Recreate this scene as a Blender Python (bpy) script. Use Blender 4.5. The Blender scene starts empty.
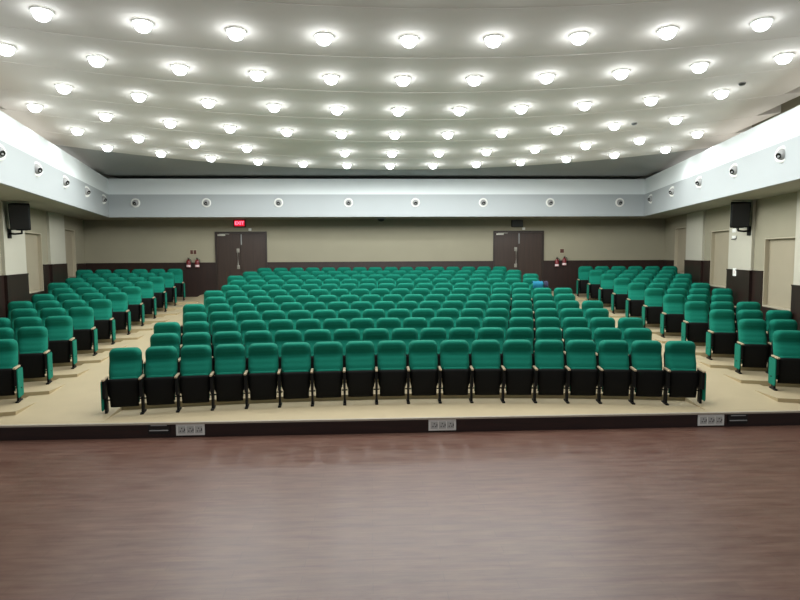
import bpy, bmesh, math, random
from mathutils import Vector, Matrix
random.seed(4)
S = bpy.context.scene
COL = S.collection
PI = math.pi

# ------------------------------------------------------------------ materials
def lin(c):
    return tuple(((v / 255.0) / 12.92 if v / 255.0 <= 0.04045 else ((v / 255.0 + 0.055) / 1.055) ** 2.4) for v in c) + (1.0,)

def mat(name, rgb, rough=0.6, metal=0.0, noise=0.0, scale=30.0, bump=0.0, emit=None, estr=0.0, spec=0.5):
    m = bpy.data.materials.new(name); m.use_nodes = True
    nt = m.node_tree; b = nt.nodes['Principled BSDF']
    b.inputs['Base Color'].default_value = lin(rgb)
    b.inputs['Roughness'].default_value = rough
    b.inputs['Metallic'].default_value = metal
    b.inputs['Specular IOR Level'].default_value = spec
    if noise or bump:
        tc = nt.nodes.new('ShaderNodeTexCoord')
        nz = nt.nodes.new('ShaderNodeTexNoise'); nz.inputs['Scale'].default_value = scale
        nz.inputs['Detail'].default_value = 4
        nt.links.new(tc.outputs['Object'], nz.inputs['Vector'])
        if noise:
            mx = nt.nodes.new('ShaderNodeMix'); mx.data_type = 'RGBA'
            c = lin(rgb)
            mx.inputs[6].default_value = tuple(v * (1 - noise) for v in c[:3]) + (1,)
            mx.inputs[7].default_value = tuple(min(1, v * (1 + noise)) for v in c[:3]) + (1,)
            nt.links.new(nz.outputs['Fac'], mx.inputs[0])
            nt.links.new(mx.outputs[2], b.inputs['Base Color'])
        if bump:
            bp = nt.nodes.new('ShaderNodeBump'); bp.inputs['Strength'].default_value = bump
            bp.inputs['Distance'].default_value = 0.01
            nt.links.new(nz.outputs['Fac'], bp.inputs['Height'])
            nt.links.new(bp.outputs['Normal'], b.inputs['Normal'])
    if emit:
        b.inputs['Emission Color'].default_value = lin(emit)
        b.inputs['Emission Strength'].default_value = estr
    return m

def stage_floor_mat():
    m = mat('stage_vinyl', (112, 76, 70), rough=0.42, spec=0.35)
    nt = m.node_tree; b = nt.nodes['Principled BSDF']
    tc = nt.nodes.new('ShaderNodeTexCoord')
    mp = nt.nodes.new('ShaderNodeMapping'); mp.inputs['Scale'].default_value = (0.9, 6.0, 1)
    nt.links.new(tc.outputs['Object'], mp.inputs['Vector'])
    nz = nt.nodes.new('ShaderNodeTexNoise'); nz.inputs['Scale'].default_value = 2.2; nz.inputs['Detail'].default_value = 7
    nz.inputs['Roughness'].default_value = 0.65
    nt.links.new(mp.outputs['Vector'], nz.inputs['Vector'])
    br = nt.nodes.new('ShaderNodeTexBrick')
    br.inputs['Scale'].default_value = 1.0; br.inputs['Brick Width'].default_value = 1.2; br.inputs['Row Height'].default_value = 0.15
    br.inputs['Mortar Size'].default_value = 0.003
    br.inputs['Color1'].default_value = (0.94, 0.94, 0.94, 1); br.inputs['Color2'].default_value = (1.06, 1.05, 1.05, 1)
    br.inputs['Mortar'].default_value = (0.75, 0.75, 0.75, 1)
    nt.links.new(tc.outputs['Object'], br.inputs['Vector'])
    cr = nt.nodes.new('ShaderNodeValToRGB')
    cr.color_ramp.elements[0].position = 0.3; cr.color_ramp.elements[0].color = lin((84, 52, 44))
    cr.color_ramp.elements[1].position = 0.72; cr.color_ramp.elements[1].color = lin((116, 90, 77))
    nt.links.new(nz.outputs['Fac'], cr.inputs['Fac'])
    mx = nt.nodes.new('ShaderNodeMix'); mx.data_type = 'RGBA'; mx.blend_type = 'MULTIPLY'; mx.inputs[0].default_value = 1
    nt.links.new(cr.outputs['Color'], mx.inputs[6]); nt.links.new(br.outputs['Color'], mx.inputs[7])
    nt.links.new(mx.outputs[2], b.inputs['Base Color'])
    mr = nt.nodes.new('ShaderNodeMapRange'); mr.inputs['To Min'].default_value = 0.26; mr.inputs['To Max'].default_value = 0.42
    nt.links.new(nz.outputs['Fac'], mr.inputs['Value']); nt.links.new(mr.outputs['Result'], b.inputs['Roughness'])
    return m

def wood_mat(name, dark, light, axis_scale=(14, 14, 0.8), rough=0.4):
    m = mat(name, dark, rough=rough)
    nt = m.node_tree; b = nt.nodes['Principled BSDF']
    tc = nt.nodes.new('ShaderNodeTexCoord'); mp = nt.nodes.new('ShaderNodeMapping')
    mp.inputs['Scale'].default_value = axis_scale
    nz = nt.nodes.new('ShaderNodeTexNoise'); nz.inputs['Scale'].default_value = 2; nz.inputs['Detail'].default_value = 6
    cr = nt.nodes.new('ShaderNodeValToRGB')
    cr.color_ramp.elements[0].position = 0.3; cr.color_ramp.elements[0].color = lin(dark)
    cr.color_ramp.elements[1].position = 0.75; cr.color_ramp.elements[1].color = lin(light)
    nt.links.new(tc.outputs['Object'], mp.inputs['Vector']); nt.links.new(mp.outputs['Vector'], nz.inputs['Vector'])
    nt.links.new(nz.outputs['Fac'], cr.inputs['Fac']); nt.links.new(cr.outputs['Color'], b.inputs['Base Color'])
    return m

M = {}
M['stage'] = stage_floor_mat()
M['cream'] = mat('cream_flooring', (186, 170, 138), rough=0.5, noise=0.07, scale=3.0)
M['cream_dark'] = mat('cream_riser', (170, 152, 116), rough=0.55, noise=0.06, scale=4.0)
M['nosing'] = mat('edge_strip', (176, 166, 150), rough=0.4, noise=0.05, scale=20)
M['riser'] = wood_mat('dark_riser_laminate', (30, 14, 12), (46, 24, 20), (1.2, 10, 14), 0.4)
M['wainscot'] = wood_mat('dark_wainscot', (34, 20, 16), (46, 28, 22), (6, 6, 0.7), 0.45)
M['door'] = wood_mat('dark_door_veneer', (46, 33, 26), (60, 43, 34), (10, 10, 0.6), 0.42)
M['doorframe'] = mat('door_frame_brown', (42, 30, 24), rough=0.45, noise=0.1, scale=9)
M['wall'] = mat('beige_wall', (152, 146, 125), rough=0.85, noise=0.05, scale=1.6, bump=0.05)
M['pier'] = mat('pale_pier', (188, 184, 168), rough=0.8, noise=0.03, scale=2.0)
M['shutter'] = mat('beige_shutter', (160, 150, 128), rough=0.8, noise=0.04, scale=2.5)
M['reveal'] = mat('pale_reveal', (176, 167, 145), rough=0.8, noise=0.03, scale=4)
M['fascia_low'] = mat('pale_grey_fascia', (170, 175, 176), rough=0.75, noise=0.015, scale=1.0)
M['fascia_top'] = mat('lit_white_fascia', (226, 231, 231), rough=0.7, noise=0.01, scale=1.0)  # whiter than the lower band: lamp light on it is partly in the colour
M['soffit'] = mat('soffit_grey', (168, 164, 150), rough=0.8, noise=0.03, scale=1.5)
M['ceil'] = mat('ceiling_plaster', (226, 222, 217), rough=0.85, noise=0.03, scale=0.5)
M['ceil_back'] = mat('ceiling_back_shade', (158, 160, 161), rough=0.85, noise=0.03, scale=0.5)  # plaster colour darkened: the shade at the back is painted in
M['slab'] = mat('upper_slab', (206, 200, 184), rough=0.9, noise=0.04, scale=0.8)
M['upperwall'] = mat('upper_back_wall', (214, 218, 218), rough=0.9, noise=0.04, scale=0.8)
M['fabric'] = mat('green_fabric', (8, 112, 92), rough=0.9, noise=0.10, scale=160, bump=0.25, spec=0.25)
M['black'] = mat('black_plastic', (8, 9, 8), rough=0.7, noise=0.15, scale=40, spec=0.2)
M['blackmetal'] = mat('black_metal', (9, 9, 9), rough=0.6, metal=0.0, noise=0.1, scale=60, spec=0.25)
M['armwood'] = wood_mat('pale_arm_wood', (168, 150, 122), (190, 172, 144), (30, 4, 30), 0.4)
M['white'] = mat('white_plastic', (232, 232, 226), rough=0.4, noise=0.02, scale=30)
M['grey'] = mat('grey_plastic', (150, 150, 148), rough=0.45, noise=0.04, scale=40)
M['socket'] = mat('pale_grey_socket', (188, 188, 184), rough=0.45, noise=0.04, scale=40)
M['dark'] = mat('dark_plastic', (14, 15, 15), rough=0.45, noise=0.2, scale=40)
M['speaker'] = mat('speaker_black', (12, 16, 16), spec=0.2, rough=0.7, noise=0.2, scale=90, bump=0.2)
M['steel'] = mat('brushed_steel', (190, 186, 176), rough=0.3, metal=0.9, noise=0.05, scale=80)
M['red'] = mat('red_enamel', (112, 24, 30), rough=0.3, noise=0.06, scale=20)
M['label'] = mat('pale_label', (226, 206, 204), rough=0.6, noise=0.08, scale=30)
M['plaque'] = mat('red_brown_plaque', (84, 44, 34), rough=0.5, noise=0.1, scale=30)
M['exit'] = mat('exit_red_face', (190, 10, 40), rough=0.4, noise=0.05, scale=10, emit=(225, 8, 45), estr=1.0)
M['exittext'] = mat('exit_letters', (255, 170, 190), rough=0.4, noise=0.02, scale=10, emit=(255, 120, 150), estr=1.8)
M['signoff'] = mat('unlit_sign_face', (40, 44, 42), rough=0.3, noise=0.1, scale=10)
M['blue'] = mat('blue_cloth', (20, 112, 142), rough=0.9, noise=0.12, scale=60, bump=0.3)
M['navy'] = mat('navy_cloth', (40, 42, 66), rough=0.9, noise=0.12, scale=60, bump=0.3)
M['lamp'] = mat('lamp_diffuser', (255, 255, 255), rough=0.5, noise=0.01, scale=10, emit=(246, 252, 255), estr=14.0)
M['eyelens'] = mat('dark_lens', (12, 14, 15), rough=0.15, noise=0.1, scale=20)

# ------------------------------------------------------------------ mesh helpers
def box(bm, x0, x1, y0, y1, z0, z1, mtx=None):
    vs = [bm.verts.new((x, y, z)) for z in (z0, z1) for y in (y0, y1) for x in (x0, x1)]
    if mtx:
        for v in vs: v.co = mtx @ v.co
    for f in ((0, 2, 3, 1), (4, 5, 7, 6), (0, 1, 5, 4), (1, 3, 7, 5), (3, 2, 6, 7), (2, 0, 4, 6)):
        bm.faces.new([vs[i] for i in f])
    return vs

def bevel(bm, w, seg=2):
    bmesh.ops.bevel(bm, geom=list(bm.edges), offset=w, segments=seg, affect='EDGES', profile=0.5, clamp_overlap=True)

def prism(bm, poly, fn0, fn1):
    """poly of 2D points mapped to two 3D rings"""
    a = [bm.verts.new(fn0(p)) for p in poly]; b = [bm.verts.new(fn1(p)) for p in poly]
    n = len(poly)
    bm.faces.new(a[::-1]); bm.faces.new(b)
    for i in range(n): bm.faces.new((a[i], a[(i + 1) % n], b[(i + 1) % n], b[i]))

def lathe(bm, prof, seg=24, mtx=None, cap=True):
    rings = []
    for r, z in prof:
        ring = []
        for i in range(seg):
            a = 2 * PI * i / seg
            p = Vector((r * math.cos(a), r * math.sin(a), z))
            ring.append(bm.verts.new(mtx @ p if mtx else p))
        rings.append(ring)
    for a, b in zip(rings, rings[1:]):
        for i in range(seg): bm.faces.new((a[i], a[(i + 1) % seg], b[(i + 1) % seg], b[i]))
    if cap:
        bm.faces.new(rings[0][::-1]); bm.faces.new(rings[-1])

def tube(bm, pts, r, seg=8):
    rings = []
    for i, p in enumerate(pts):
        p = Vector(p)
        d = Vector(pts[min(i + 1, len(pts) - 1)]) - Vector(pts[max(i - 1, 0)])
        q = d.to_track_quat('Z', 'Y')
        rings.append([bm.verts.new(p + q @ Vector((r * math.cos(2 * PI * k / seg), r * math.sin(2 * PI * k / seg), 0))) for k in range(seg)])
    for a, b in zip(rings, rings[1:]):
        for k in range(seg): bm.faces.new((a[k], a[(k + 1) % seg], b[(k + 1) % seg], b[k]))
    bm.faces.new(rings[0][::-1]); bm.faces.new(rings[-1])

def link(name, bm, m, parent=None, smooth=False):
    bmesh.ops.recalc_face_normals(bm, faces=list(bm.faces))
    me = bpy.data.meshes.new(name); bm.to_mesh(me); bm.free()
    me.materials.append(m)
    if smooth:
        for p in me.polygons: p.use_smooth = True
    o = bpy.data.objects.new(name, me); COL.objects.link(o)
    if parent: o.parent = parent
    return o

def thing(name, label, cat, loc=(0, 0, 0), rot=(0, 0, 0), group=None):
    o = bpy.data.objects.new(name, None); COL.objects.link(o)
    o.empty_display_size = 0.1
    o.location = loc; o.rotation_euler = rot
    o['label'] = label; o['category'] = cat
    if group: o['group'] = group
    return o

def struct(name, bm, m, parent=None, smooth=False):
    o = link(name, bm, m, parent, smooth)
    if not parent: o['kind'] = 'structure'
    return o

def sroot(name, loc=(0, 0, 0), rot=(0, 0, 0)):
    o = bpy.data.objects.new(name, None); COL.objects.link(o)
    o.location = loc; o.rotation_euler = rot; o['kind'] = 'structure'
    return o

def dup(root, loc, rz, label, group=None):
    r = root.copy(); COL.objects.link(r); r.location = loc; r.rotation_euler = (root.rotation_euler[0], root.rotation_euler[1], rz)
    r['label'] = label
    if group: r['group'] = group
    for ch in list(root.children):
        c = ch.copy(); COL.objects.link(c); c.parent = r
        for g in list(ch.children):
            d = g.copy(); COL.objects.link(d); d.parent = c
    return r

ORD = ['first', 'second', 'third', 'fourth', 'fifth', 'sixth', 'seventh', 'eighth', 'ninth', 'tenth', 'eleventh', 'twelfth', 'thirteenth']

# ------------------------------------------------------------------ camera
cam_d = bpy.data.cameras.new('camera'); cam = bpy.data.objects.new('camera', cam_d); COL.objects.link(cam)
cam_d.sensor_width = 36.0; cam_d.lens = 36.0 * 600 / 800
cam_d.clip_end = 200
yaw, pitch, roll = math.radians(2.81), math.radians(-4.39), math.radians(-0.29)
fwd = Vector((math.sin(yaw) * math.cos(pitch), math.cos(yaw) * math.cos(pitch), math.sin(pitch)))
rt = Vector((math.cos(yaw), -math.sin(yaw), 0)); up = rt.cross(fwd)
r2 = rt * math.cos(roll) + up * math.sin(roll); u2 = up * math.cos(roll) - rt * math.sin(roll)
cam.matrix_world = Matrix(((r2.x, u2.x, -fwd.x, 0), (r2.y, u2.y, -fwd.y, 0), (r2.z, u2.z, -fwd.z, 2.8), (0, 0, 0, 1)))
S.camera = cam

# ------------------------------------------------------------------ hall layout
CX = 0.58                     # hall axis
YW = 21.5                     # back wall
ZF = 0.30; DZ = 0.0932         # front seating floor and row rise
Y1 = 10.0; DY = 0.965         # feet of first row, row pitch
ZST = 0.07                    # stage floor
def wl(Y): return -9.94 + 0.22 * (YW - Y)      # left wall
def wr(Y): return 10.75 - 0.21 * (YW - Y)      # right wall
def fl(Y): return -8.43 + 0.235 * (20 - Y)     # left fascia
def fr(Y): return 9.25 - 0.20 * (20 - Y)
def Rk(k): return 24 + DY * (k - 1)
def rowY(k, X):
    R = Rk(k); return Y1 + DY * (k - 1) - (R - math.sqrt(R * R - (X - CX) ** 2))
def rowZ(k): return ZF + DZ * (k - 1)
def ramp(Y): return min(1.43, max(ZF, ZF + 0.0966 * (Y - 9.1)))

# floors
bm = bmesh.new(); box(bm, -9, 10, -3.5, 8.98, -0.1, ZST); struct('floor', bm, M['stage'])
bm = bmesh.new(); box(bm, -8.5, 9.5, 8.985, 9.2, 0.0, ZF - 0.025); struct('trim_1', bm, M['riser'])
bm = bmesh.new(); box(bm, -8.5, 9.5, 8.96, 9.02, ZF - 0.025, ZF + 0.001); struct('trim_2', bm, M['nosing'])
bm = bmesh.new(); box(bm, -8.5, 9.5, 9.02, 10.6, 0.1, ZF); struct('floor_front_strip', bm, M['cream'])

NROW = [18, 17, 18, 17, 18, 17, 18, 17, 17, 18, 17, 16]
CROW = [0.62, 0.63, 0.63, 0.61, 0.59, 0.55, 0.53, 0.46, 0.47, 0.45, 0.43, 0.44]
PITCH = 0.535
def ends(k):
    h = NROW[k - 1] * PITCH / 2 + 0.12
    return CROW[k - 1] - h, CROW[k - 1] + h
def frontY(k, X): return rowY(k, X) - 0.77
LEDGE, REDGE = -5.52, 6.70     # aisle edges of the side blocks

# centre tiers
for k in range(2, 13):
    a, b = ends(k)
    n = 24; bm = bmesh.new()
    f, r, fb, rb = [], [], [], []
    for i in range(n + 1):
        X = a + (b - a) * i / n
        yf = frontY(k, X)
        yr = frontY(k + 1, X) if k < 12 else YW
        f.append(bm.verts.new((X, yf, rowZ(k)))); r.append(bm.verts.new((X, yr + 0.02, rowZ(k))))
        fb.append(bm.verts.new((X, yf, rowZ(k) - 0.2))); rb.append(bm.verts.new((X, yr + 0.02, rowZ(k) - 0.2)))
    for i in range(n):
        bm.faces.new((f[i], f[i + 1], r[i + 1], r[i])); bm.faces.new((fb[i], fb[i + 1], f[i + 1], f[i]))
        bm.faces.new((r[i], r[i + 1], rb[i + 1], rb[i])); bm.faces.new((rb[i], rb[i + 1], fb[i + 1], fb[i]))
    for i in (0, n): bm.faces.new((f[i], r[i], rb[i], fb[i]))
    o = struct('floor_tier', bm, M['cream'])
    o.data.materials.append(M['cream_dark'])
    for p in o.data.polygons:
        if abs(p.normal.z) < 0.5: p.material_index = 1

# aisle ramps: one stepped-edge prism per row interval
for side in (-1, 1):
    bm = bmesh.new()
    ys = [9.1] + [9.9 + DY * i for i in range(12)] + [YW]
    for i in range(len(ys) - 1):
        ya, yb = ys[i], ys[i + 1]
        k = min(12, max(2, int(round((0.5 * (ya + yb) + 0.4 - Y1) / DY)) + 1))
        a, b = ends(k)
        outer = (LEDGE - 0.3) if side < 0 else (REDGE + 0.3)
        inner = a if side < 0 else b
        x0, x1 = min(outer, inner), max(outer, inner)
        if i == len(ys) - 2:
            pass
        sub = 4
        for j in range(sub):
            p, q = ya + (yb - ya) * j / sub, ya + (yb - ya) * (j + 1) / sub
            vs = [bm.verts.new(c) for c in ((x0, p, ramp(p) - .3), (x1, p, ramp(p) - .3), (x1, q, ramp(q) - .3), (x0, q, ramp(q) - .3),
                                            (x0, p, ramp(p) + .001), (x1, p, ramp(p) + .001), (x1, q, ramp(q) + .001), (x0, q, ramp(q) + .001))]
            for fc in ((3, 2, 1, 0), (4, 5, 6, 7), (0, 1, 5, 4), (1, 2, 6, 5), (2, 3, 7, 6), (3, 0, 4, 7)):
                bm.faces.new([vs[t] for t in fc])
    struct('floor_ramp', bm, M['cream'])

# side tiers
for side in (-1, 1):
    for k in range(2, 13):
        bm = bmesh.new(); n = 8; rows = []
        e = LEDGE if side < 0 else REDGE
        for i in range(n + 1):
            yw_ = frontY(k, -8.0 if side < 0 else 9.0)
            w = (wl(yw_) - 0.25) if side < 0 else (wr(yw_) + 0.25)
            X = e + (w - e) * i / n
            yf = frontY(k, X); yr = (frontY(k + 1, X) + 0.02) if k < 12 else YW
            rows.append([bm.verts.new(c) for c in ((X, yf, rowZ(k)), (X, yr, rowZ(k)), (X, yr, rowZ(k) - .25), (X, yf, rowZ(k) - .25))])
        for p, q in zip(rows, rows[1:]):
            for t in range(4): bm.faces.new((p[t], q[t], q[(t + 1) % 4], p[(t + 1) % 4]))
        bm.faces.new(rows[0]); bm.faces.new(rows[-1][::-1])
        o = struct('floor_tier', bm, M['cream']); o.data.materials.append(M['cream_dark'])
        for p in o.data.polygons:
            if abs(p.normal.z) < 0.5: p.material_index = 1

# ------------------------------------------------------------------ walls
ZTOP = 6.7
bm = bmesh.new(); box(bm, -10.4, 11.2, YW, YW + 0.2, 0.0, 4.12); struct('wall_back', bm, M['wall'])
bm = bmesh.new(); box(bm, -10.4, 11.2, YW, YW + 0.2, 4.12, ZTOP); struct('wall_back_upper', bm, M['upperwall'])
DOORS = ((-5.44, -3.64, 1), (4.42, 6.26, 2))
ZD = 1.43; ZDT = 3.61
i = 1
for x0, x1 in ((-9.94, DOORS[0][0]), (DOORS[0][1], DOORS[1][0]), (DOORS[1][1], 10.75)):
    bm = bmesh.new(); box(bm, x0, x1, YW - 0.03, YW + 0.01, 1.1, 2.52)
    box(bm, x0, x1, YW - 0.045, YW + 0.01, 2.50, 2.535)
    struct('baseboard_back', bm, M['wainscot'])

# side walls with recessed shuttered windows, piers and stepped wainscot
BAYS = ((18.88, 20.30, 2.10, 3.64), (15.36, 16.82, 1.85, 3.41), (11.90, 13.40, 1.56, 3.12))
def side_wall(side):
    nm = 'left' if side < 0 else 'right'
    base = wl if side < 0 else wr
    inw = 1 if side < 0 else -1
    def P(Y, off, z): return (base(Y) + inw * off, Y, z)
    def slab(bm, ya, yb, o0, o1, z0, z1):
        vs = [bm.verts.new(P(y, o, z)) for z in (z0, z1) for y in (ya, yb) for o in (o0, o1)]
        for f in ((0, 2, 3, 1), (4, 5, 7, 6), (0, 1, 5, 4), (1, 3, 7, 5), (3, 2, 6, 7), (2, 0, 4, 6)):
            bm.faces.new([vs[t] for t in f])
    bm = bmesh.new()
    cuts = [21.55] + [v for b in BAYS for v in (b[1], b[0])] + [8.3]
    for a, b in zip(cuts[0::2], cuts[1::2]): slab(bm, b, a, -0.35, 0, 0.0, ZTOP)
    for (ya, yb, zb, zt) in BAYS:
        slab(bm, ya, yb, -0.35, 0, 0.0, zb); slab(bm, ya, yb, -0.35, 0, zt, ZTOP)
    struct('wall_' + nm, bm, M['wall'])
    for n, (ya, yb, zb, zt) in enumerate(BAYS):
        r = sroot('window_%d' % (n + 1 + (0 if side < 0 else 3)))
        bm = bmesh.new(); slab(bm, ya, yb, -0.22, -0.10, zb, zt); link('shutter', bm, M['shutter'], r)
        bm = bmesh.new()
        slab(bm, ya + 0.001, ya + 0.03, -0.10, 0.004, zb, zt); slab(bm, yb - 0.03, yb - 0.001, -0.10, 0.004, zb, zt)
        slab(bm, ya + .03, yb - .03, -0.10, 0.004, zt - 0.03, zt - .001); slab(bm, ya + .03, yb - .03, -0.10, 0.004, zb + .001, zb + 0.03)
        link('window_frame', bm, M['reveal'], r)
    # piers, pale above the wainscot
    for (ya, yb) in ((17.35, 18.86), (13.95, 15.34), (10.4, 11.88)):
        bm = bmesh.new(); slab(bm, ya, yb, 0.001, 0.07, 0.5, 4.05); struct('trim_pier', bm, M['pier'])
    # wainscot boards
    bm = bmesh.new()
    for (ya, yb, zt, o) in ((20.31, 21.47, 2.52, .03), (16.83, 17.36, 2.55, .03), (17.34, 18.87, 2.55, .10), (13.41, 13.96, 2.355, .03), (13.94, 15.35, 2.355, .10), (8.3, 10.4, 2.12, .03), (10.38, 11.89, 2.12, .10)):
        slab(bm, ya, yb, 0.0, o, 0.6, zt); slab(bm, ya, yb, 0.0, o + 0.012, zt - 0.015, zt + 0.012)
    for (ya, yb, zb, zt) in BAYS: slab(bm, ya - .01, yb + .01, 0.0, 0.03, 0.6, zb - 0.01)
    struct('baseboard_' + nm, bm, M['wainscot'])
side_wall(-1); side_wall(1)

# ------------------------------------------------------------------ hanging fascia box and soffit
ZS, ZC, ZT = 4.03, 4.76, 5.265
YN = 7.0
def quad(bm, pts): bm.faces.new([bm.verts.new(p) for p in pts])
def shell(name, inner, z0, z1, m, th=0.08):
    """vertical strip from inner line A to B with thickness outward"""
    (xa, ya), (xb, yb), (ox, oy) = inner
    bm = bmesh.new()
    pts = [(xa, ya), (xb, yb), (xb + ox * th, yb + oy * th), (xa + ox * th, ya + oy * th)]
    prism(bm, pts, lambda p: (p[0], p[1], z0), lambda p: (p[0], p[1], z1))
    return struct(name, bm, m)
for z0, z1, mm, nm in ((ZS, ZC, M['fascia_low'], 'trim_lower_fascia'), (ZC, ZT, M['fascia_top'], 'trim_upper_fascia')):
    shell(nm, ((fl(20), 20), (fr(20), 20), (0, 1)), z0, z1, mm)
    shell(nm, ((fl(YN), YN), (fl(20.08), 20.08), (-1, 0)), z0, z1, mm)
    shell(nm, ((fr(YN), YN), (fr(20.08), 20.08), (1, 0)), z0, z1, mm)
bm = bmesh.new()
prism(bm, [(fl(20), 20.02), (fr(20), 20.02), (wr(YW) + .1, YW + .05), (wl(YW) - .1, YW + .05)], lambda p: (p[0], p[1], ZS + .004), lambda p: (p[0], p[1], ZS + 0.1))
prism(bm, [(fl(YN) - .02, YN), (fl(20) - .02, 20.02), (wl(YW) - .1, YW + .05), (wl(YN) - .1, YN)], lambda p: (p[0], p[1], ZS + .004), lambda p: (p[0], p[1], ZS + 0.1))
prism(bm, [(fr(YN) + .02, YN), (fr(20) + .02, 20.02), (wr(YW) + .1, YW + .05), (wr(YN) + .1, YN)], lambda p: (p[0], p[1], ZS + .004), lambda p: (p[0], p[1], ZS + 0.1))
struct('ceiling_soffit', bm, M['soffit'])

# ------------------------------------------------------------------ ceiling panels
def zc(Y): return 5.98 - 0.0674 * (Y - 9.1)
LROWS = [(7.45, 18.0), (9.11, 17.5), (10.75, 16.3), (12.50, 15.8), (14.35, 14.2), (16.20, 13.4), (17.70, 13.6)]
def lampY(i, X):
    y, R = LROWS[i]; return y - (R - math.sqrt(max(0.1, R * R - (X - 0.6) ** 2)))
def edgeY(i, X): return lampY(i, X) + 0.75
def ceil_z(Y, i, X):
    a = edgeY(i - 1, X) if i > 0 else edgeY(0, X) - 1.8
    b = edgeY(i, X)
    t = (Y - a) / max(0.1, b - a)
    return zc(Y) + 0.035 * (0.5 - t) * -1 * -1
for i in range(0, 7):
    yc = LROWS[i][0] - 1.0
    xl = fl(yc) - 0.42; xr = fr(yc) + 0.42
    bm = bmesh.new(); n = 40; mrow = 5
    top, grid = [], []
    for a in range(n + 1):
        X = xl + (xr - xl) * a / n
        y0 = edgeY(i - 1, X) if i > 0 else edgeY(0, X) - 2.2
        y1 = edgeY(i, X)
        grid.append([bm.verts.new((X, y0 + (y1 - y0) * j / mrow, zc(y0 + (y1 - y0) * j / mrow) + 0.006 * (j / mrow - 0.5))) for j in range(mrow + 1)])
        top.append([bm.verts.new((X, y0 + (y1 - y0) * j / mrow, zc(y0 + (y1 - y0) * j / mrow) + 0.16)) for j in range(mrow + 1)])
    for a in range(n):
        for j in range(mrow):
            bm.faces.new((grid[a][j], grid[a + 1][j], grid[a + 1][j + 1], grid[a][j + 1]))
            bm.faces.new((top[a][j], top[a][j + 1], top[a + 1][j + 1], top[a + 1][j]))
        for j in (0, mrow): bm.faces.new((grid[a][j], grid[a + 1][j], top[a + 1][j], top[a][j]))
    for a in (0, n):
        for j in range(mrow): bm.faces.new((grid[a][j], grid[a][j + 1], top[a][j + 1], top[a][j]))
    struct('ceiling_panel', bm, M['ceil'])
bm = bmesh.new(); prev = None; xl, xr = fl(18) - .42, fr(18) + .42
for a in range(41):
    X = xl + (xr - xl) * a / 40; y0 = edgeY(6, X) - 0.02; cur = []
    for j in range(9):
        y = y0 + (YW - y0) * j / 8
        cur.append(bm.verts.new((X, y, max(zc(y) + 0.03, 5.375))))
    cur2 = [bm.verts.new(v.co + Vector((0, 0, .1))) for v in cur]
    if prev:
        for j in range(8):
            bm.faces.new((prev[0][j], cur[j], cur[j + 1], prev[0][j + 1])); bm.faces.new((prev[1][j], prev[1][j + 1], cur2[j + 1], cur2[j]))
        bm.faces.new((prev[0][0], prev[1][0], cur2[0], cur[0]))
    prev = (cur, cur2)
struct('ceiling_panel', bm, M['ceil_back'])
bm = bmesh.new(); box(bm, -11, 12, 3.5, YW + .2, 6.55, 6.7); struct('ceiling', bm, M['slab'])

# ------------------------------------------------------------------ auditorium chair
def pad(bm, zs, half, yf, th, nu=14, corner=0.10, crown=0.02):
    """upholstered pad: zs list of heights, half widths, front y, thickness"""
    z1 = zs[-1]
    front, back = [], []
    for z, w, y, t in zip(zs, half, yf, th):
        fr_, bk_ = [], []
        for i in range(nu + 1):
            u = -1 + 2 * i / nu
            e = abs(u) ** 4
            fr_.append(bm.verts.new((u * w, y + crown * e + t * 0.45 * abs(u) ** 10, z)))
            bk_.append(bm.verts.new((u * w, y + t - 0.2 * t * abs(u) ** 10, z)))
        front.append(fr_); back.append(bk_)
    for g, s in ((front, 1), (back, -1)):
        for a, b in zip(g, g[1:]):
            for i in range(nu):
                q = (a[i], a[i + 1], b[i + 1], b[i]); bm.faces.new(q if s > 0 else q[::-1])
    for a, b, c, d in zip(front, front[1:], back, back[1:]):
        bm.faces.new((a[0], b[0], d[0], c[0])); bm.faces.new((a[-1], c[-1], d[-1], b[-1]))
    for i in range(nu):
        bm.faces.new((front[0][i + 1], front[0][i], back[0][i], back[0][i + 1]))
        bm.faces.new((front[-1][i], front[-1][i + 1], back[-1][i + 1], back[-1][i]))

def interp(pts, x):
    for (a, p), (b, q) in zip(pts, pts[1:]):
        if x <= b:
            t = max(0.0, (x - a) / (b - a)); t = t * t * (3 - 2 * t) * 0.6 + t * 0.4
            return p + (q - p) * t
    return pts[-1][1]
BACK = [(.50, .030), (.525, -.005), (.56, -.022), (.63, -.008), (.72, .035), (.79, .078), (.825, .088), (.86, .074), (.92, .046), (.97, .030), (1.0, .030), (1.018, .045), (1.03, .085)]
def chair_backrest():
    bm = bmesh.new()
    zs, hw, yf, th = [], [], [], []
    H0, H1 = 0.50, 1.03
    N = 34
    for i in range(N + 1):
        t = (i / N); t = 1 - (1 - t) ** 1.25
        z = H0 + (H1 - H0) * t
        w = 0.2425 + 0.004 * min(1, max(0, (z - 0.6) / 0.05)) - 0.004 * t
        d = H1 - z
        if d < 0.11: w -= 0.105 * (1 - math.sqrt(max(0, 1 - ((0.11 - d) / 0.11) ** 2)))
        if z - H0 < 0.03: w -= 0.02 * (1 - (z - H0) / 0.03)
        y = interp(BACK, z)
        bk = 0.105 + 0.11 * t
        if d < 0.04: bk -= 0.075 * (1 - math.sqrt(max(0, 1 - ((0.04 - d) / 0.04) ** 2)))
        if z - H0 < 0.04: bk -= 0.04 * (1 - (z - H0) / 0.04)
        zs.append(z); hw.append(w); yf.append(y); th.append(max(0.02, bk - y))
    pad(bm, zs, hw, yf, th, nu=16, crown=0.028)
    return bm

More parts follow.
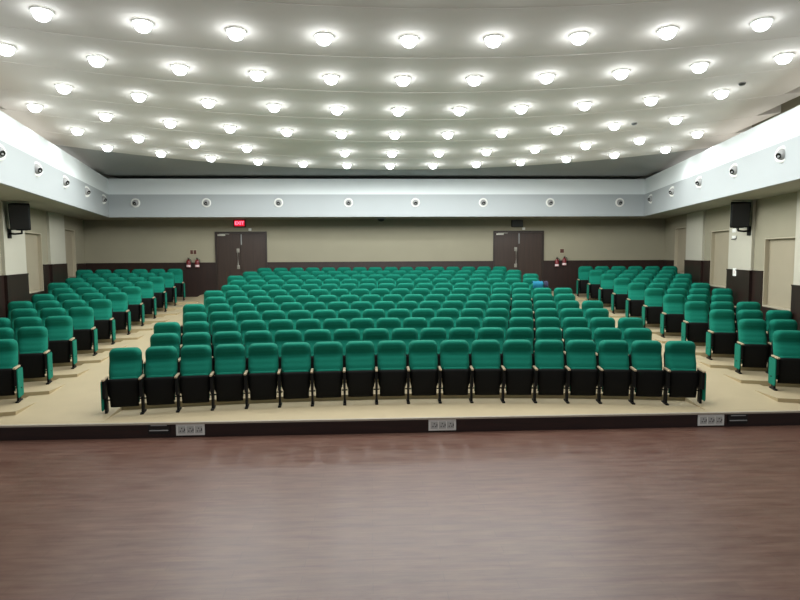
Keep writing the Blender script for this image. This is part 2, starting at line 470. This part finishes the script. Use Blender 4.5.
def chair_shell():
    bm = bmesh.new(); zs, hw, yf, th = [], [], [], []
    for i in range(15):
        t = i / 14; z = 0.42 + 0.56 * t
        w = 0.252 if z < 0.80 else 0.252 - 0.04 * min(1, (z - 0.80) / 0.08)
        if t > 0.9: w -= 0.05 * (t - 0.9) / 0.1
        zs.append(z); hw.append(w); yf.append(0.088 + 0.12 * t); th.append(0.022)
    pad(bm, zs, hw, yf, th, nu=8, crown=0.0)
    return bm

def chair_seat():
    bm = bmesh.new(); zs, hw, yf, th = [], [], [], []
    for i in range(13):
        t = i / 12; z = 0.115 + 0.455 * t
        w = 0.211 + 0.024 * min(1, max(0, (z - 0.275) / 0.05))
        if t > 0.9: w -= 0.015 * (t - .9) / .1
        y = -0.085 - 0.05 * t - 0.018 * math.sin(PI * t)
        k = 0.05
        if t < 0.12: y += 0.02 * (1 - t / .12); k -= 0.02 * (1 - t / .12)
        zs.append(z); hw.append(w); yf.append(y); th.append(k)
    pad(bm, zs, hw, yf, th, nu=10, crown=0.012)
    return bm

def chair_cushion():
    bm = bmesh.new(); zs, hw, yf, th = [], [], [], []
    for i in range(13):
        t = i / 12; z = 0.17 + 0.42 * t
        w = 0.212 - 0.02 * max(0, t - .85) / .15
        y = -0.045 - 0.045 * t
        k = 0.075
        if t > 0.85: k -= 0.03 * (t - .85) / .15
        zs.append(z); hw.append(w); yf.append(y + 0.004); th.append(k)
    pad(bm, zs, hw, yf, th, nu=10, crown=0.0)
    return bm

LX = PITCH / 2
def chair_leg(x):
    bm = bmesh.new()
    b2 = bmesh.new(); box(b2, x - .018, x + .018, -.10, .02, 0.02, 0.30); bevel(b2, .005)
    tmp = bpy.data.meshes.new('t'); b2.to_mesh(tmp); bm.from_mesh(tmp); b2.free()
    b2 = bmesh.new(); box(b2, x - .019, x + .019, -.20, .07, 0.285, 0.568); bevel(b2, .008)
    b2.to_mesh(tmp); bm.from_mesh(tmp); b2.free()
    b2 = bmesh.new(); box(b2, x - .026, x + .026, -.17, .09, 0.0, 0.025); bevel(b2, .006)
    b2.to_mesh(tmp); bm.from_mesh(tmp); b2.free()
    b2 = bmesh.new(); box(b2, x - .05, x + .05, -.05, -.02, 0.222, 0.242); bevel(b2, .004)
    b2.to_mesh(tmp); bm.from_mesh(tmp); b2.free()
    bpy.data.meshes.remove(tmp)
    return bm
def chair_arm(x):
    bm = bmesh.new(); box(bm, x - .0215, x + .0215, -.235, .065, 0.566, 0.598); bevel(bm, .010, 3); return bm
def chair_end_panel(x, s):
    bm = bmesh.new()
    poly = [(-.17, .09), (.08, .09), (.10, .12), (.10, .52), (.08, .555), (-.185, .555), (-.20, .53), (-.20, .12)]
    prism(bm, poly, lambda p: (x + s * .025, p[0], p[1]), lambda p: (x + s * .040, p[0], p[1]))
    return bm

ME = {}
def meshof(key, bm, m, smooth=True):
    o = link(key, bm, m, None, smooth); ME[key] = o.data
    bpy.data.objects.remove(o)
meshof('backrest', chair_backrest(), M['fabric']); meshof('back_shell', chair_shell(), M['black'])
meshof('seat', chair_seat(), M['black']); meshof('cushion', chair_cushion(), M['fabric'])
for s, nm in ((-1, 'L'), (1, 'R')):
    meshof('leg' + nm, chair_leg(s * LX), M['blackmetal'], False)
    meshof('armrest' + nm, chair_arm(s * LX), M['armwood'], False)
    meshof('panel' + nm, chair_end_panel(s * LX, s), M['fabric'], False)

def part(name, key, parent):
    o = bpy.data.objects.new(name, ME[key]); COL.objects.link(o); o.parent = parent; return o
def make_chair(variant):
    t = thing('auditorium_chair', 'green tip-up chair', 'chair')
    part('backrest', 'backrest', t); part('back_shell', 'back_shell', t)
    s = part('seat', 'seat', t); s['label'] = 'black underside of the folded seat'
    part('cushion', 'cushion', s)
    part('leg', 'legL', t); part('armrest', 'armrestL', t)
    if variant in ('right', 'right_plain', 'both'):
        part('leg', 'legR', t); part('armrest', 'armrestR', t)
    if variant in ('right', 'both'): part('end_panel', 'panelR', t)
    if variant in ('left', 'both'): part('end_panel', 'panelL', t)
    return t
PROTO = {}
def place_chair(variant, X, Y, z, rz, label, group):
    if variant not in PROTO:
        t = make_chair(variant); PROTO[variant] = t
        t.location = (X, Y, z); t.rotation_euler = (0, 0, rz); t['label'] = label; t['group'] = group
        return t
    return dup(PROTO[variant], (X, Y, z), rz, label, group)

def rowname(k, first, last):
    i = k - first
    if k == first: return 'front row'
    if k == last: return 'back row'
    return ORD[i] + ' row'
CH = {}
for k in range(1, 13):
    n = NROW[k - 1]; R = Rk(k)
    for j in range(n):
        s = CROW[k - 1] - CX + (j - (n - 1) / 2) * PITCH
        th = s / R
        X = CX + R * math.sin(th); Y = Y1 + DY * (k - 1) - R * (1 - math.cos(th))
        var = 'left' if j == 0 else ('right' if j == n - 1 else 'mid')
        rn = rowname(k, 1, 12)
        if j == 0: lab = 'green tip-up chair at the left aisle end of the middle block, ' + rn
        elif j == n - 1: lab = 'green tip-up chair at the right aisle end of the middle block, ' + rn
        elif j < (n + 1) // 2: lab = 'green tip-up chair, %s from the left aisle in the %s of the middle block' % (ORD[j], rn)
        else: lab = 'green tip-up chair, %s from the right aisle in the %s of the middle block' % (ORD[n - 1 - j], rn)
        CH[(k, j)] = place_chair(var, X, Y, rowZ(k), -th, lab, 'green tip-up chairs of the middle block')
nside = 0
for side in (-1, 1):
    blk = 'left' if side < 0 else 'right'
    for k in range(2, 13):
        R = Rk(k)
        if side < 0: X0 = -6.10 - 0.028 * (k - 2)
        else: X0 = 7.33 - 0.004 * (k - 2)
        s0 = R * math.asin((X0 - CX) / R)
        j = 0
        while True:
            s = s0 + side * j * PITCH
            th = s / R
            X = CX + R * math.sin(th); Y = Y1 + DY * (k - 1) - R * (1 - math.cos(th))
            lim = (X - wl(Y)) if side < 0 else (wr(Y) - X)
            if lim < (0.36 if side < 0 else 0.33): break
            nxt = s + side * PITCH
            Xn = CX + R * math.sin(nxt / R); Yn = Y1 + DY * (k - 1) - R * (1 - math.cos(nxt / R))
            last = ((Xn - wl(Yn)) if side < 0 else (wr(Yn) - Xn)) < (0.36 if side < 0 else 0.33)
            if side < 0: var = 'right' if j == 0 else 'mid'
            else: var = 'left' if j == 0 else ('right_plain' if last else 'mid')
            rn = rowname(k, 2, 12)
            if j == 0: lab = 'green tip-up chair at the aisle end of the %s in the %s block' % (rn, blk)
            elif last: lab = 'green tip-up chair at the wall end of the %s in the %s block' % (rn, blk)
            else: lab = 'green tip-up chair, %s from the aisle in the %s of the %s block' % (ORD[j], rn, blk)
            place_chair(var, X, Y, rowZ(k), -th, lab, 'green tip-up chairs of the %s block' % blk)
            nside += 1; j += 1
print('side chairs', nside, 'centre', sum(NROW))

# ------------------------------------------------------------------ ceiling downlights
bm = bmesh.new(); lathe(bm, [(0.150, 0.0), (0.150, -0.012), (0.118, -0.022), (0.112, -0.004), (0.112, 0.0)], 28, cap=False); meshof('dl_trim', bm, M['white'])
bm = bmesh.new(); lathe(bm, [(0.112, -0.003), (0.112, -0.045), (0.102, -0.08), (0.075, -0.112), (0.04, -0.128), (0.001, -0.132)], 28, cap=False); meshof('dl_lens', bm, M['lamp'])  # dome made deep so its shape imitates the bloom around a lamp
LK = {1: range(-4, 5), 2: range(-5, 6), 3: range(-5, 6), 4: range(-6, 6), 5: [k for k in range(-6, 7) if k != -2], 6: range(-6, 7)}
lamp_d = bpy.data.lights.new('downlight_beam', 'SPOT'); lamp_d.energy = 52; lamp_d.spot_size = math.radians(180); lamp_d.spot_blend = 0.25
halo_d = bpy.data.lights.new('added_downlight_glow', 'POINT'); halo_d.energy = 3.2; halo_d.shadow_soft_size = 0.08; halo_d.color = (0.97, 1.0, 0.99)  # added point light below each downlight, for halo and fill on ceiling and fascia
lamp_d.shadow_soft_size = 0.06; lamp_d.color = (0.97, 1.0, 0.99)
lamp_n = lamp_d.copy(); lamp_n.energy = 24; lamp_n.spot_size = math.radians(160); lamp_n.spot_blend = 0.7
halo_n = halo_d.copy(); halo_n.energy = 1.4
proto = None
RN = {1: 'nearest the stage', 2: 'second from stage', 3: 'third from stage', 4: 'third from back', 5: 'second from back', 6: 'nearest the back'}
for i in range(0, 7):
    ks = LK.get(i, range(-4, 5))
    for n, k in enumerate(ks):
        X = 0.6 + 14.5 * math.sin(1.25 * k / 14.5); Y = lampY(i, X)
        a, b = (edgeY(i - 1, X) if i else Y - 1.5), edgeY(i, X)
        t = (Y - a) / (b - a)
        z = zc(Y) + 0.006 * (t - 0.5) - 0.004
        near = min(X - fl(Y), fr(Y) - X) < 2.3
        L = bpy.data.objects.new('downlight_beam', lamp_n if near else lamp_d); COL.objects.link(L); L.location = (X, Y, z - 0.19)
        L = bpy.data.objects.new('added_downlight_glow', halo_n if near else halo_d); COL.objects.link(L); L.location = (X, Y, z - 0.25)
        if i == 0: continue
        m = len(ks)
        if n == 0: pos = 'left end'
        elif n == m - 1: pos = 'right end'
        elif n < m / 2: pos = ORD[n] + ' from the left'
        else: pos = ORD[m - 1 - n] + ' from the right'
        lab = 'bright round downlight, %s of the ceiling row %s' % (pos, RN[i])
        if proto is None:
            proto = thing('downlight', lab, 'ceiling light', (X, Y, z), (math.atan(-0.05), 0, 0), 'downlights across the ceiling')
            o = part('trim_ring', 'dl_trim', proto); o['label'] = 'white metal rim'; part('lens', 'dl_lens', proto)
        else: dup(proto, (X, Y, z), 0, lab)

# ------------------------------------------------------------------ fascia spotlights
bm = bmesh.new(); lathe(bm, [(0.150, 0.0), (0.150, 0.015), (0.135, 0.030), (0.105, 0.030), (0.098, 0.0)], 28, cap=False); meshof('sp_ring', bm, M['white'])
bm = bmesh.new()
lathe(bm, [(0.001, 0.095), (0.045, 0.090), (0.075, 0.068), (0.094, 0.035), (0.099, 0.0), (0.09, -0.03)], 24, cap=False); meshof('sp_ball', bm, M['grey'])
bm = bmesh.new(); lathe(bm, [(0.052, 0.085), (0.052, 0.102), (0.042, 0.104), (0.038, 0.096), (0.001, 0.094)], 20, Matrix.Rotation(math.radians(16), 4, 'X'), cap=False); meshof('sp_lens', bm, M['eyelens'])
def spot(loc, rz, lab):
    t = thing('spotlight', lab, 'spotlight', loc, (PI / 2, 0, rz), 'white eyeball spotlights on the fascia')
    part('trim_ring', 'sp_ring', t); b = part('eyeball', 'sp_ball', t); part('lens', 'sp_lens', t)['label'] = 'dark lens'
    return t
BX = [-7.57, -5.31, -2.98, -0.70, 1.51, 3.77, 6.03, 8.40]
for n, x in enumerate(BX):
    pos = (ORD[n] + ' from the left') if n < 4 else (ORD[7 - n] + ' from the right')
    if n == 0: pos = 'left end'
    if n == 7: pos = 'right end'
    spot((x, 19.998, 4.49), 0, 'white eyeball spotlight on the back fascia, %s of its row' % pos)
for n, y in enumerate([10.5, 12.54, 14.65, 16.86, 19.12]):
    d = ['nearest the stage', 'second from the stage', 'middle of the five', 'second from the back corner', 'nearest the back corner'][n]
    spot((fl(y) + 0.002, y, 4.53), PI / 2 - math.atan(0.235) * -1 * -1, 'white eyeball spotlight on the left fascia, ' + d)
    spot((fr(y) - 0.002, y, 4.53), -PI / 2 + math.atan(0.20), 'white eyeball spotlight on the right fascia, ' + d)

# ------------------------------------------------------------------ doors
for (x0, x1, n) in DOORS:
    r = sroot('door_%d' % n)
    xm = (x0 + x1) / 2 - 0.02
    bm = bmesh.new()
    box(bm, x0, x0 + .06, YW - .06, YW + .01, ZD, ZDT); box(bm, x1 - .06, x1, YW - .06, YW + .01, ZD, ZDT); box(bm, x0 + .06, x1 - .06, YW - .06, YW + .01, ZDT - .06, ZDT)
    link('door_frame', bm, M['doorframe'], r)
    for a, b in ((x0 + .063, xm - .004), (xm + .004, x1 - .063)):
        bm = bmesh.new(); box(bm, a, b, YW - .045, YW + .005, ZD + .008, ZDT - .064); bevel(bm, .004, 1)
        leaf = link('door_leaf', bm, M['door'], r)
        if a < xm - .3:
            bm = bmesh.new(); hx = xm - .085
            tube(bm, [(hx, YW - .05, 2.95), (hx, YW - .11, 2.95), (hx, YW - .115, 2.93), (hx, YW - .115, 2.40), (hx, YW - .11, 2.38), (hx, YW - .05, 2.38)], .016)
            link('handle', bm, M['steel'], leaf)
            bm = bmesh.new(); box(bm, hx - .05, hx + .05, YW - .055, YW - .045, 2.88, 3.02); box(bm, hx - .05, hx + .05, YW - .055, YW - .045, 2.30, 2.43); bevel(bm, .003, 1)
            link('handle_plate', bm, M['steel'], leaf)
            bm = bmesh.new(); box(bm, a + .04, a + .30, YW - .10, YW - .045, 3.46, 3.52); bevel(bm, .008); box(bm, a + .1, a + .45, YW - .08, YW - .07, 3.52, 3.535)
            link('door_closer', bm, M['steel'], leaf)
        else:
            bm = bmesh.new(); box(bm, a + .01, a + .045, YW - .052, YW - .044, 3.15, 3.52); bevel(bm, .003, 1)
            link('flush_bolt', bm, M['grey'], leaf)

# exit signs
t = thing('exit_sign', 'glowing red EXIT sign above the double door with fire extinguishers on its left', 'sign', (-4.57, YW, 3.90))
bm = bmesh.new(); box(bm, -.21, .21, -.07, 0, -.14, .14); bevel(bm, .012); link('housing', bm, M['dark'], t)
bm = bmesh.new(); box(bm, -.175, .175, -.078, -.069, -.10, .10); bevel(bm, .004, 1); link('face', bm, M['exit'], t)
cu = bpy.data.curves.new('exit_letters', 'FONT'); cu.body = 'EXIT'; cu.size = 0.155; cu.align_x = 'CENTER'; cu.align_y = 'CENTER'; cu.extrude = .003; cu.offset = .004
cu.materials.append(M['exittext'])
tmpo = bpy.data.objects.new('letters_src', cu); COL.objects.link(tmpo); bpy.context.view_layer.update()
me = bpy.data.meshes.new_from_object(tmpo.evaluated_get(bpy.context.evaluated_depsgraph_get())); bpy.data.objects.remove(tmpo)
o = bpy.data.objects.new('letters', me); COL.objects.link(o); o.parent = t; o.location = (0, -.080, 0); o.rotation_euler = (PI / 2, 0, 0)
t = thing('exit_sign', 'dark unlit sign box above the double door right of centre', 'sign', (5.28, YW, 3.86))
bm = bmesh.new(); box(bm, -.21, .21, -.07, 0, -.12, .13); bevel(bm, .012); link('housing', bm, M['dark'], t)
bm = bmesh.new(); box(bm, -.19, .19, -.078, -.069, -.10, .11); bevel(bm, .004, 1); link('face', bm, M['signoff'], t)
# small wall boxes just above each door
for x, w in ((-4.22, 'left'), (5.52, 'right')):
    b = bmesh.new(); box(b, x - .05, x + .05, YW - .05, YW, ZDT + .03, ZDT + .12); bevel(b, .008)
    o = link('door_sensor', b, M['white'], None); o['label'] = 'small white sensor box over the %s double door' % w; o['category'] = 'sensor'; o['group'] = 'door sensors'

# fire extinguishers
def extinguisher(x, z, lab):
    t = thing('fire_extinguisher', lab, 'fire extinguisher', (x, YW - .14 * .78, z), (0, 0, 0), 'fire extinguishers on the back wall')
    bm = bmesh.new(); lathe(bm, [(.001, 0), (.075, 0), (.082, .02), (.082, .27), (.07, .31), (.035, .345), (.028, .37), (.001, .37)], 20, cap=False)
    link('cylinder', bm, M['red'], t, True)
    bm = bmesh.new(); lathe(bm, [(.0835, .03), (.0835, .12)], 20, cap=False); link('label_band', bm, M['label'], t, True)
    bm = bmesh.new(); box(bm, -.025, .025, -.03, .03, .365, .41); box(bm, -.015, .015, -.11, .03, .41, .425); box(bm, -.015, .015, -.10, .0, .44, .452); bevel(bm, .003, 1)
    link('valve', bm, M['dark'], t)
    bm = bmesh.new(); tube(bm, [(.03, 0, .39), (.09, -.01, .36), (.112, -.02, .28), (.108, -.02, .16), (.10, -.02, .08)], .012); link('hose', bm, M['dark'], t, True)
    bm = bmesh.new(); box(bm, -.03, .03, .08, .1402, .10, .28); link('wall_bracket', bm, M['steel'], t)
    t.scale = (.9, .78, .78)
extinguisher(-6.36, 2.36, 'red fire extinguisher by the left double door, the one farther from it')
extinguisher(-6.06, 2.36, 'red fire extinguisher by the left double door, the one closer to it')
extinguisher(6.73, 2.31, 'red fire extinguisher by the right double door, the one closer to it')
extinguisher(7.00, 2.35, 'red fire extinguisher by the right double door, under the small plaque')
def plaque(x, z, w, lab):
    t = thing('safety_plaque', lab, 'sign', (x, YW + .002, z))
    bm = bmesh.new(); box(bm, -w, w, -.012, 0, -.085, .085); bevel(bm, .003, 1); link('board', bm, M['reveal'], t)
    bm = bmesh.new()
    if w > .1:
        box(bm, -w + .015, -.01, -.016, -.011, -.07, .07); box(bm, .01, w - .015, -.016, -.011, -.07, .07)
    else: box(bm, -w + .012, w - .012, -.016, -.011, -.07, .07)
    link('symbol', bm, M['plaque'], t)
plaque(-6.21, 2.90, .12, 'small brownish-red two-square safety plaque above the left fire extinguishers')
plaque(6.94, 2.88, .08, 'small brownish-red square safety plaque above the right fire extinguishers')

# ------------------------------------------------------------------ wall speakers
def speaker(side):
    Y = 14.25 if side < 0 else 14.08
    nm = 'left' if side < 0 else 'right'
    X = (wl(Y) + 0.07 + 0.30) if side < 0 else (wr(Y) - 0.07 - 0.29)
    rz = -0.35 * side
    t = thing('wall_speaker', 'black loudspeaker angled out from the pale pier on the %s wall' % nm, 'speaker', (X, Y, 3.70), (0, 0, 0))
    mt = Matrix.Rotation(rz * -1 * -1, 4, 'Z') @ Matrix.Rotation(math.radians(7), 4, 'X')
    bm = bmesh.new()
    poly = [(-.215, -.17), (.215, -.17), (.15, .17), (-.15, .17)]
    prism(bm, poly, lambda p: mt @ Vector((p[0] * .96, p[1], -.30)), lambda p: mt @ Vector((p[0], p[1], .30)))
    bevel(bm, .015); link('cabinet', bm, M['speaker'], t)
    bm = bmesh.new(); box(bm, -.19, .19, -.182, -.168, -.27, .27, mt); bevel(bm, .006, 1); link('grille', bm, M['dark'], t)
    wx = ((wl(Y) + .07) if side < 0 else (wr(Y) - .07)) - X
    bm = bmesh.new()
    tube(bm, [(wx, 0, -.39), (wx * .5, 0, -.40), (0, 0, -.385)], .022); tube(bm, [(0, 0, -.395), (0, 0, -.29)], .02)
    box(bm, min(wx, wx - side * .03), max(wx, wx - side * .03), -.07, .07, -.50, -.28)
    box(bm, -.09, .09, -.07, .07, -.32, -.305)
    link('bracket', bm, M['blackmetal'], t)
speaker(-1); speaker(1)

# right pier: socket box with cable, light switch on the wainscot edge
ysb = 14.95; ang = math.atan(0.21)
t = thing('junction_box', 'small white cable box with a looped black lead below the right speaker', 'junction box', (wr(ysb) - .07, ysb, 3.27), (0, 0, PI / 2 * -1 + ang))
bm = bmesh.new(); box(bm, -.06, .06, -.04, 0, .03, .13); box(bm, -.07, .05, -.035, 0, -.12, -.05); bevel(bm, .006); link('box', bm, M['white'], t)
bm = bmesh.new(); tube(bm, [(.03, -.03, .17), (.11, -.04, .10), (.11, -.04, -.06), (.08, -.04, -.13), (-.07, -.04, -.14)], .012); link('cable', bm, M['dark'], t, True)
ysw = 14.78
t = thing('light_switch', 'white switch plate at the top of the dark wainscot under the right speaker', 'switch', (wr(ysw) - .112, ysw, 2.30), (0, 0, -PI / 2 + ang))
bm = bmesh.new(); box(bm, -.055, .055, -.014, 0, -.10, .10); bevel(bm, .005); link('plate', bm, M['white'], t)
bm = bmesh.new(); box(bm, -.02, .02, -.022, -.012, -.035, .035); bevel(bm, .004, 1); link('rocker', bm, M['label'], t)

# dome camera under the back soffit
t = thing('dome_camera', 'small dark dome camera under the back soffit near the hall centre', 'camera', (0.38, 20.75, ZS + .007))
bm = bmesh.new(); lathe(bm, [(.001, 0), (.17, 0), (.17, -.03), (.14, -.045), (.001, -.045)], 20, cap=False); link('base', bm, M['grey'], t, True)
bm = bmesh.new(); lathe(bm, [(.12, -.044), (.115, -.08), (.08, -.115), (.001, -.13)], 20, cap=False); link('dome', bm, M['dark'], t, True)

# smoke detectors
for (x, y, lab) in ((6.77, 10.84, 'tiny dark smoke detector on the ceiling near the right fascia'), (5.92, 13.4, 'tiny dark smoke detector between downlights at the right of the ceiling')):
    t = thing('smoke_detector', lab, 'smoke detector', (x, y, zc(y)), (math.atan(-.067), 0, 0))
    bm = bmesh.new(); lathe(bm, [(.001, .0), (.06, .0), (.06, -.02), (.045, -.04), (.001, -.045)], 16, cap=False); link('body', bm, M['signoff'], t, True)
    bm = bmesh.new(); lathe(bm, [(.062, -.004), (.064, -.012), (.062, -.02)], 16, cap=False); link('rim', bm, M['grey'], t, True)

# ------------------------------------------------------------------ riser sockets and black connector boxes
def socket(x, z, lab):
    t = thing('socket_plate', lab, 'power socket', (x, 8.987, z), (0, 0, 0), 'white triple socket plates on the riser')
    bm = bmesh.new(); box(bm, -.212, .212, -.014, 0, -.088, .088); bevel(bm, .006); link('plate', bm, M['white'], t)
    for i in range(3):
        cx = -.125 + .125 * i
        bm = bmesh.new(); box(bm, cx - .054, cx + .054, -.018, -.012, -.055, .055); bevel(bm, .004, 1)
        f = link('socket', bm, M['socket'], t)
        for dx, dz in ((0, .022), (-.02, -.02), (.02, -.02)):
            bm = bmesh.new()
            lathe(bm, [(.009, 0), (.009, .002), (.001, .002)], 10, Matrix.Translation((cx + dx, -.018, dz)) @ Matrix.Rotation(PI / 2, 4, 'X'), cap=False)
            link('pin_hole', bm, M['dark'], f)
        bm = bmesh.new(); box(bm, cx + .036, cx + .048, -.020, -.017, -.02, .02)
        link('rocker_switch', bm, M['dark'], f)
socket(-2.72, .187, 'white three-gang socket plate on the dark riser, below the left end of the front row')
socket(1.08, .185, 'white three-gang socket plate on the dark riser, below the middle of the front row')
socket(5.31, .180, 'white three-gang socket plate on the dark riser, below the right end of the front row')
def conbox(x, z, lab):
    t = thing('connector_box', lab, 'connector box', (x, 8.987, z), (0, 0, 0), 'black connector boxes on the riser')
    bm = bmesh.new(); box(bm, -.16, .16, -.02, 0, -.078, .078); bevel(bm, .006); link('housing', bm, M['dark'], t)
    bm = bmesh.new(); box(bm, -.12, .12, -.028, -.018, .05, .064); box(bm, -.14, .14, -.034, -.018, -.028, -.012); bevel(bm, .003, 1); link('flap_edge', bm, M['grey'], t)
conbox(-3.18, .205, 'black connector box on the riser beside the left white socket plate')
conbox(5.74, .190, 'black connector box on the riser beside the right white socket plate')

# ------------------------------------------------------------------ things left on chairs
def drape(name, lab, cat, m, root, x0, x1, seed):
    """cloth folded over a seat back, in the chair's own frame"""
    rnd = random.Random(seed)
    prof = [(.058, .85), (.036, .90), (.012, .95), (.006, 1.0), (.03, 1.045), (.10, 1.055), (.18, 1.055), (.235, 1.03), (.255, .97), (.252, .87)]
    bm = bmesh.new(); n = 10; rows = []
    for i in range(n + 1):
        u = i / n; x = x0 + (x1 - x0) * u
        wv = .010 * math.sin(u * 9 + seed) + .008 * math.sin(u * 21)
        rows.append([bm.verts.new((x, y + (-1 if a < 4 else 1) * abs(wv), z + (.02 * math.sin(u * 6 + seed) if a in (0, 9) else .006 * math.sin(u * 13)))) for a, (y, z) in enumerate(prof)])
    for a, b in zip(rows, rows[1:]):
        for j in range(len(prof) - 1): bm.faces.new((a[j], b[j], b[j + 1], a[j + 1]))
    o = link(name, bm, m, None, True)
    md = o.modifiers.new('thick', 'SOLIDIFY'); md.thickness = .012; md.offset = 1
    o.location = root.location; o.rotation_euler = root.rotation_euler
    o['label'] = lab; o['category'] = cat
c8 = CH[(8, NROW[7] - 1)]; bpy.context.view_layer.update()
drape('blue_cloth', 'bright blue cloth draped over a seat back near the right aisle', 'cloth', M['blue'], c8, -.20, .07, 1)
drape('navy_cloth', 'dark navy cloth draped beside the bright blue one on a seat back', 'cloth', M['navy'], c8, .09, .21, 3)
c = CH[(8, 0)]
t = thing('paper_cup', 'small white paper cup standing on a chair arm near the left aisle', 'cup', c.matrix_basis @ Vector((LX, -.165, .6005)))
bm = bmesh.new(); lathe(bm, [(.001, 0), (.028, 0), (.04, .115), (.036, .113), (.026, .006), (.001, .006)], 18, cap=False); link('body', bm, M['white'], t, True)
bm = bmesh.new(); lathe(bm, [(.040, .112), (.0425, .116), (.040, .120), (.037, .116)], 18, cap=False); link('rim', bm, M['white'], t, True)

# ------------------------------------------------------------------ light
def area(name, loc, rot, sx, sy, e, col=(1, 1, 1)):
    d = bpy.data.lights.new(name, 'AREA'); d.shape = 'RECTANGLE'; d.size = sx; d.size_y = sy; d.energy = e; d.color = col
    o = bpy.data.objects.new(name, d); COL.objects.link(o); o.location = loc; o.rotation_euler = rot; return o
# cove strips hidden in the trough behind the side fascias, shining up
for side in (-1, 1):
    for y in (10.0, 13.5, 17.0):
        X = (fl(y) - .55) if side < 0 else (fr(y) + .55)
        area('cove_strip', (X, y, 5.1), (PI, 0, 0.22 * side * -1), .15, 3.0, 7, (1.0, 0.95, 0.86))

w = bpy.data.worlds.new('hall_air'); S.world = w; w.use_nodes = True
bg = w.node_tree.nodes['Background']; bg.inputs['Color'].default_value = (0.80, 0.86, 0.88, 1); bg.inputs['Strength'].default_value = 0.42

S.view_settings.view_transform = 'Standard'
S.view_settings.look = 'None'
S.view_settings.exposure = 0.0
S.cycles.use_denoising = True
S.cycles.max_bounces = 8
